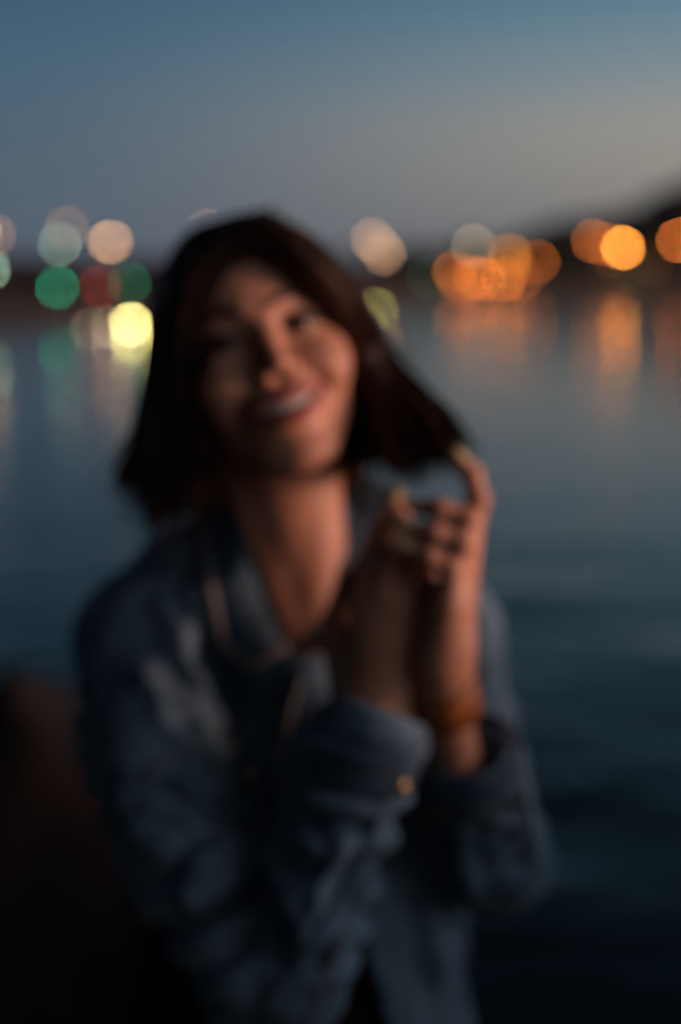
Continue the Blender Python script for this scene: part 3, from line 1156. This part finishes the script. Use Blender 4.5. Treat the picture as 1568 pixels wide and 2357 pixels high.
def wedge(left, right, t_lo, t_hi, y_hi, y_lo, k=.006):
    """subtract the region between two photo-plane polylines"""
    lx, ly = np.array([pt(x, y, 0)[0] for x, y in left]), np.array([pt(x, y, 0)[1] for x, y in left])
    rx, ry = np.array([pt(x, y, 0)[0] for x, y in right]), np.array([pt(x, y, 0)[1] for x, y in right])
    lo = (min(lx.min(), rx.min()), pt(0, y_lo, 0)[1], t_lo)
    hi = (max(lx.max(), rx.max()), pt(0, y_hi, 0)[1], t_hi)

    def fn(P):
        a = np.interp(P[1], ly[::-1], lx[::-1])
        b_ = np.interp(P[1], ry[::-1], rx[::-1])
        return np.maximum(np.maximum(a - P[0], P[0] - b_), np.maximum(np.maximum(P[1] - hi[1], lo[1] - P[1]), np.maximum(t_lo - P[2], P[2] - t_hi)))
    J.add(fn, lo, hi, k, 's', pad=.0)


wedge([(500, 1060), (540, 1170), (585, 1300), (632, 1375), (694, 1462)], [(850, 1060), (830, 1170), (800, 1300), (768, 1375), (706, 1462)], -.135, .06, 1050, 1462)
wedge([(800, 2120), (750, 2230), (705, 2420)], [(806, 2120), (850, 2230), (900, 2420)], -.11, .02, 2120, 2560)
# sleeve ends: hollow the cuffs
for w_, e_, c_, r_ in ((WR, ER, CR, .037), (WL, EL, CL, .033)):
    J.cone(c_ - (e_ - w_) * .10, c_ - (e_ - w_) * .30, r_, r_ + .006, .006, 's')
jV, jF = J.surface()
jacket = arr_mesh('jacket', W(jV), jF, M_denim, person)

# ---- cuffs with buttons
axr = (ER - WR) / np.linalg.norm(ER - WR)
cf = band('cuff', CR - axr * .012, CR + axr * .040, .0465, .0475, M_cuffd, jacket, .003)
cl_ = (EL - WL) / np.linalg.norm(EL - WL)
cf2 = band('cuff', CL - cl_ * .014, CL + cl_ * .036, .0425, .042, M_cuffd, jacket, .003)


def button(c, nrm, parent, r=.0085):
    nrm = np.asarray(nrm, float)
    nrm /= np.linalg.norm(nrm)
    u = np.cross(nrm, [0.3, 1, 0])
    u /= np.linalg.norm(u)
    w = np.cross(nrm, u)
    prof = [(1.0, -.002), (1.0, .0012), (.85, .0026), (.62, .0020), (.45, .0030), (.2, .0042), (.02, .0044)]
    n = 18
    V = [W(c + nrm * z + r * q * (u * math.cos(2 * math.pi * i / n) + w * math.sin(2 * math.pi * i / n))) for q, z in prof for i in range(n)]
    F = [[j * n + i, j * n + (i + 1) % n, (j + 1) * n + (i + 1) % n, (j + 1) * n + i] for j in range(len(prof) - 1) for i in range(n)]
    arr_mesh('button', np.array(V), F, M_brass, parent)


def seam(name, pts, r, mat, parent, lift=.001, fields=None, n=8):
    q = [onj(x, y, lift, fields=fields) for x, y in pts]
    # resample with smoothed depth
    P = []
    for i in range(len(q) - 1):
        for t in np.linspace(0, 1, 6, endpoint=False):
            x = pts[i][0] + (pts[i + 1][0] - pts[i][0]) * t
            y = pts[i][1] + (pts[i + 1][1] - pts[i][1]) * t
            P.append((x, y, onj(x, y, lift, fields=fields)[2]))
    P.append((pts[-1][0], pts[-1][1], q[-1][2]))
    z = np.array([v[2] for v in P])
    for _ in range(3):
        z = np.convolve(np.concatenate([[z[0]], z, [z[-1]]]), [.25, .5, .25], 'valid')
    return MB().tube([W(pt(v[0], v[1], z[i])) for i, v in enumerate(P)], r, n).build(name, mat, parent, True)


bd = np.array([.80, .25, .55])
bd = bd - axr * (bd @ axr)
bd /= np.linalg.norm(bd)
button(CR + axr * .020 + bd * .0505, bd, cf)
button(onj(530, 1725, .002), (.45, .2, 1), jacket)
button(onj(572, 1790, .002), (.5, .0, 1), jacket, .0075)
button(onj(1030, 1858, .002), (.4, .3, 1), cf2)
seam('armhole_seam', [(395, 1290), (330, 1320), (280, 1365), (245, 1450), (228, 1560), (222, 1660)], .0035, M_cuffd, jacket)
seam('pocket_seam', [(330, 1790), (400, 1740), (470, 1705), (540, 1660)], .0024, M_seam, jacket)
seam('pocket_seam', [(470, 1730), (500, 1790), (540, 1850)], .0024, M_seam, jacket)
seam('placket_seam', [(692, 1560), (672, 1620), (655, 1690), (640, 1760)], .0042, M_seam, jacket)
seam('hem_seam', [(800, 2130), (830, 2200), (870, 2290), (900, 2400)], .0036, M_seam, jacket)
seam('hem_seam', [(790, 2150), (755, 2240), (725, 2330), (705, 2420)], .0036, M_seam, jacket)
seam('sleeve_seam', [(1165, 1660), (1195, 1760), (1215, 1860), (1232, 1950)], .003, M_seam, jacket)
seam('sleeve_seam', [(890, 1830), (840, 1950), (770, 2080), (690, 2210), (610, 2310)], .0035, M_cuffd, jacket)


# ---- collar leaves
def leaf(name, outer, inner, tout, tin, parent, bulge=.006):
    """collar leaf: a thick curved patch between an outer and an inner edge"""
    nu, nv = 22, 10

    def samp(pl, ts, t):
        s = np.linspace(0, 1, len(pl))
        return (np.interp(t, s, [q[0] for q in pl]), np.interp(t, s, [q[1] for q in pl]), np.interp(t, s, ts))
    top, bot = [], []
    for i in range(nu + 1):
        a, b_ = samp(outer, tout, i / nu), samp(inner, tin, i / nu)
        for j in range(nv + 1):
            v = j / nv
            x, y, t = (a[c] + (b_[c] - a[c]) * v for c in range(3))
            t += bulge * math.sin(math.pi * v)
            top.append(pt(x, y, t))
            bot.append(pt(x, y, t - .004))
    n = len(top)
    V = np.array([W(q) for q in top + bot])
    F = []
    c = nv + 1
    for i in range(nu):
        for j in range(nv):
            F.append([i * c + j, (i + 1) * c + j, (i + 1) * c + j + 1, i * c + j + 1])
            F.append([n + i * c + j, n + i * c + j + 1, n + (i + 1) * c + j + 1, n + (i + 1) * c + j])
    for i in range(nu):
        for j in (0, nv):
            F.append([i * c + j, n + i * c + j, n + (i + 1) * c + j, (i + 1) * c + j])
    for j in range(nv):
        for i in (0, nu):
            F.append([i * c + j, i * c + j + 1, n + i * c + j + 1, n + i * c + j])
    o = arr_mesh(name, V, F, M_denim, parent)
    edge = [top[i * c] for i in range(nu + 1)] + [top[nu * c + j] for j in range(1, nv + 1)]
    MB().tube([W(q + np.array([0, 0, .001])) for q in edge], .0050, 8).build('collar_seam', M_seam, o, True)
    return o


lo_pts = [(462, 1120), (470, 1230), (485, 1350), (510, 1480), (566, 1528)]
li_pts = [(530, 1110), (550, 1200), (590, 1310), (628, 1400), (660, 1486)]
to = [onj(x, y)[2] + .012 for x, y in lo_pts]
ti = [max(onj(x, y, fields=(J, B))[2] + .006, -.05) for x, y in li_pts]
to[0] = max(to[0], -.055)
print('collar depths', to, ti)
leaf('collar', lo_pts, li_pts, to, ti, jacket)
ro_pts = [(905, 1120), (900, 1210), (870, 1330), (830, 1420), (790, 1490)]
ri_pts = [(812, 1075), (806, 1180), (786, 1300), (760, 1400), (722, 1478)]
to = [max(onj(x, y, t0=.06)[2] + .010, -.06) for x, y in ro_pts]
ti = [max(onj(x, y, t0=.06, fields=(J, B))[2] + .004, -.06) for x, y in ri_pts]
print('collar depths', to, ti)
leaf('collar', ro_pts, ri_pts, to, ti, jacket)

# ---- black top inside the open hem, trousers, shoes
T = Field((-.30, -1.46, -.40), (.26, -.30, .06), .007)
hipL, hipR = pt(690, 2540, -.135), pt(890, 2540, -.135)
DOWN = np.array([0, -math.cos(PITCH), -math.sin(PITCH)])     # world down in local axes


def ground(x, y):                                            # world -> local
    return (np.array([x, y, QZ]) - ORG) @ PBASE.T


fR, fL = ground(feet[0] - .11, feet[1] - .02), ground(feet[0] + .10, feet[1] + .03)
T.ell(pt(795, 2500, -.135), np.array([.128, .09, .100]), .03)
T.cone(hipL, hipL + (fR - hipL) * .5, .088, .062, .04)
T.cone(hipL + (fR - hipL) * .5, fR - DOWN * .07, .062, .05, .03)
T.cone(hipR, hipR + (fL - hipR) * .5, .088, .062, .04)
T.cone(hipR + (fL - hipR) * .5, fL - DOWN * .07, .062, .05, .03)
U_ = Field((-.26, -.60, -.26), (.20, -.20, .04), .005)
U_.ell(pt(765, 2130, -.135), np.array([.098, .19, .084]), .02)
U_.ell(pt(795, 2440, -.135), np.array([.110, .11, .090]), .04)
v, f = U_.surface()
arr_mesh('top', W(v), f, M_black, person)
v, f = T.surface()
arr_mesh('trousers', W(v), f, M_black, person)
for fo in (fR, fL):
    S = Field(fo - .20, fo + .20, .006)
    fw = np.array([0, -math.sin(PITCH), math.cos(PITCH)])    # towards the camera, level
    S.cone(fo - DOWN * .035 - fw * .04, fo - DOWN * .030 + fw * .13, .036, .030, .02)
    S.cone(fo - DOWN * .05 - fw * .03, fo - DOWN * .09 - fw * .03, .042, .044, .02)
    v, f = S.surface()
    wv_ = W(v)
    wv_[:, 2] = np.maximum(wv_[:, 2], QZ + .001)
    arr_mesh('shoe', wv_, f, M_shoe, person)

# ---- hair
A = {}
GL = [  # left fall, from the face edge outwards and round the back
    [(600, 528, .085), (520, 585, .085), (468, 690, .088), (458, 860, .078), (462, 1030, .06), (440, 1215, .04)],
    [(600, 518, .055), (480, 572, .06), (415, 690, .065), (398, 880, .06), (378, 1060, .055), (340, 1255, .05)],
    [(600, 512, .02), (442, 566, .02), (384, 700, .025), (374, 880, .02), (332, 1020, .02), (258, 1112, .02)],
    [(605, 510, -.02), (438, 572, -.03), (380, 710, -.04), (374, 880, -.03), (348, 1040, -.02), (318, 1165, -.01)],
    [(610, 510, -.06), (430, 600, -.09), (375, 760, -.11), (385, 930, -.105), (400, 1080, -.09), (395, 1200, -.06)],
    [(620, 511, -.09), (480, 620, -.145), (450, 790, -.165), (460, 960, -.155), (480, 1090, -.125), (470, 1190, -.10)],
]
GR = [  # right fall, gathered towards the fingers
    [(604, 530, .080), (716, 592, .086), (800, 700, .052), (850, 810, .0), (832, 950, -.035), (822, 1085, -.02)],
    [(606, 524, .082), (722, 582, .092), (812, 692, .060), (862, 820, .010), (885, 950, .02), (922, 1120, .085)],
    [(610, 515, .055), (728, 580, .062), (806, 700, .036), (862, 830, .012), (925, 960, .03), (945, 1122, .09)],
    [(616, 513, .02), (728, 584, .0), (796, 705, -.02), (874, 830, -.012), (985, 955, .03), (1048, 1062, .085)],
    [(622, 510, -.03), (730, 592, -.05), (794, 712, -.07), (880, 832, -.055), (1012, 960, -.01), (1076, 1046, .06)],
    [(626, 510, -.07), (722, 620, -.11), (792, 760, -.12), (872, 885, -.095), (985, 1000, -.03), (1010, 1078, .06)],
    [(630, 511, -.09), (720, 640, -.15), (780, 800, -.16), (830, 930, -.13), (880, 1030, -.07), (940, 1100, .04)],
]


def crv(g, t):
    """Catmull-Rom through a guide"""
    q = [pt(*v) for v in g]
    n = len(q) - 1
    x = min(t * n, n - 1e-6)
    i = int(x)
    f_ = x - i
    p0, p1, p2, p3 = q[max(i - 1, 0)], q[i], q[i + 1], q[min(i + 2, n)]
    return .5 * (2 * p1 + (p2 - p0) * f_ + (2 * p0 - 5 * p1 + 4 * p2 - p3) * f_ ** 2 + (3 * p1 - p0 - 3 * p2 + p3) * f_ ** 3)


HF = Field((-.30, -.05, -.27), (.20, .34, .16), .0035)
HF.ell(H(0, 34, -16), np.array([77, 79, 96]) * mm, .02, 'u', HR)
for G, rr in ((GL, .013), (GR, .012)):
    for gi, g in enumerate(G):
        q = [crv(g, t) for t in np.linspace(0, 1, 14)]
        cen = H(0, 20, -10)
        q = [v + (cen - v) / np.linalg.norm(cen - v) * .011 * min(1, 1.5 - i / 13) for i, v in enumerate(q)]
        rad = [rr * (1.0 if i < 8 else 1 - .88 * (i - 7) / 6) for i in range(14)]
        if gi == 0:
            rad = [x * .72 for x in rad]
        HF.chain(q, rad, .016)
HF.chain([pt(846, 800, -.03), pt(822, 950, -.06), pt(800, 1085, -.06)], [.018, .022, .014], .02)
fx = HF.sub(HF.lo, HF.lo + HF.h * (HF.n - 1))[1]
HF.f += np.float32(.003) * sines(51, 40, 6)(fx)
hV, hF = HF.surface()
# individual locks and strands over the mass
sv, sf = [hV], [hF]
base = len(hV)
NS = 12
VS, FS = [], []
for G, cnt, spread in ((GL, 1500, .008), (GR, 1500, .007)):
    q = np.array([[crv(g, t) for t in np.linspace(0, 1, NS)] for g in G])       # guides x NS x 3
    clump = rng.uniform(0, len(G) - 1, 90)
    for k_ in range(cnt):
        ci = rng.integers(0, 90)
        c0 = np.clip(clump[ci] + rng.normal(0, .10), 0, len(G) - 1.001)
        i = int(c0)
        f_ = c0 - i
        P = q[i] * (1 - f_) + q[i + 1] * f_
        off = rng.normal(0, spread, 3)
        ph = rng.uniform(0, 6.28)
        tt = np.linspace(0, 1, NS)[:, None]
        ln = rng.uniform(.72, 1.03) if rng.random() < .6 else rng.uniform(.9, 1.02)
        ti_ = np.clip(np.linspace(0, ln, NS), 0, 1) * (NS - 1)
        i0 = np.minimum(ti_.astype(int), NS - 2)
        w0 = (ti_ - i0)[:, None]
        P = P[i0] * (1 - w0) + P[i0 + 1] * w0
        P = P + off * (.25 + .75 * tt) + .004 * np.sin(tt * 7 + ph + ci) * rng.normal(0, 1, 3)
        stray = rng.random() < .06
        if stray:
            P = P + rng.normal(0, .016, 3) * tt ** 1.5
        w = rng.uniform(.0006, .0013)
        d = np.gradient(P, axis=0)
        d /= np.linalg.norm(d, axis=1)[:, None] + 1e-9
        u = np.cross(d, [0, 0, 1.0])
        u /= np.linalg.norm(u, axis=1)[:, None] + 1e-9
        v_ = np.cross(d, u)
        rad = w * np.interp(np.linspace(0, 1, NS), [0, .8, 1], [1, .9, .15])[:, None]
        n0 = base + sum(len(x) for x in ()) + len(VS) * NS * 3
        ring = np.stack([P + rad * u, P - rad * .5 * u + rad * .87 * v_, P - rad * .5 * u - rad * .87 * v_], 1).reshape(-1, 3)
        VS.append(ring)
        for s_ in range(NS - 1):
            for j in range(3):
                k2 = (j + 1) % 3
                FS.append((n0 + s_ * 3 + j, n0 + s_ * 3 + k2, n0 + (s_ + 1) * 3 + k2, n0 + (s_ + 1) * 3 + j))
allV = np.concatenate([hV] + VS)
allF = np.concatenate([hF, np.array(FS)])
hair = arr_mesh('hair', W(allV), allF, M_hair, person)
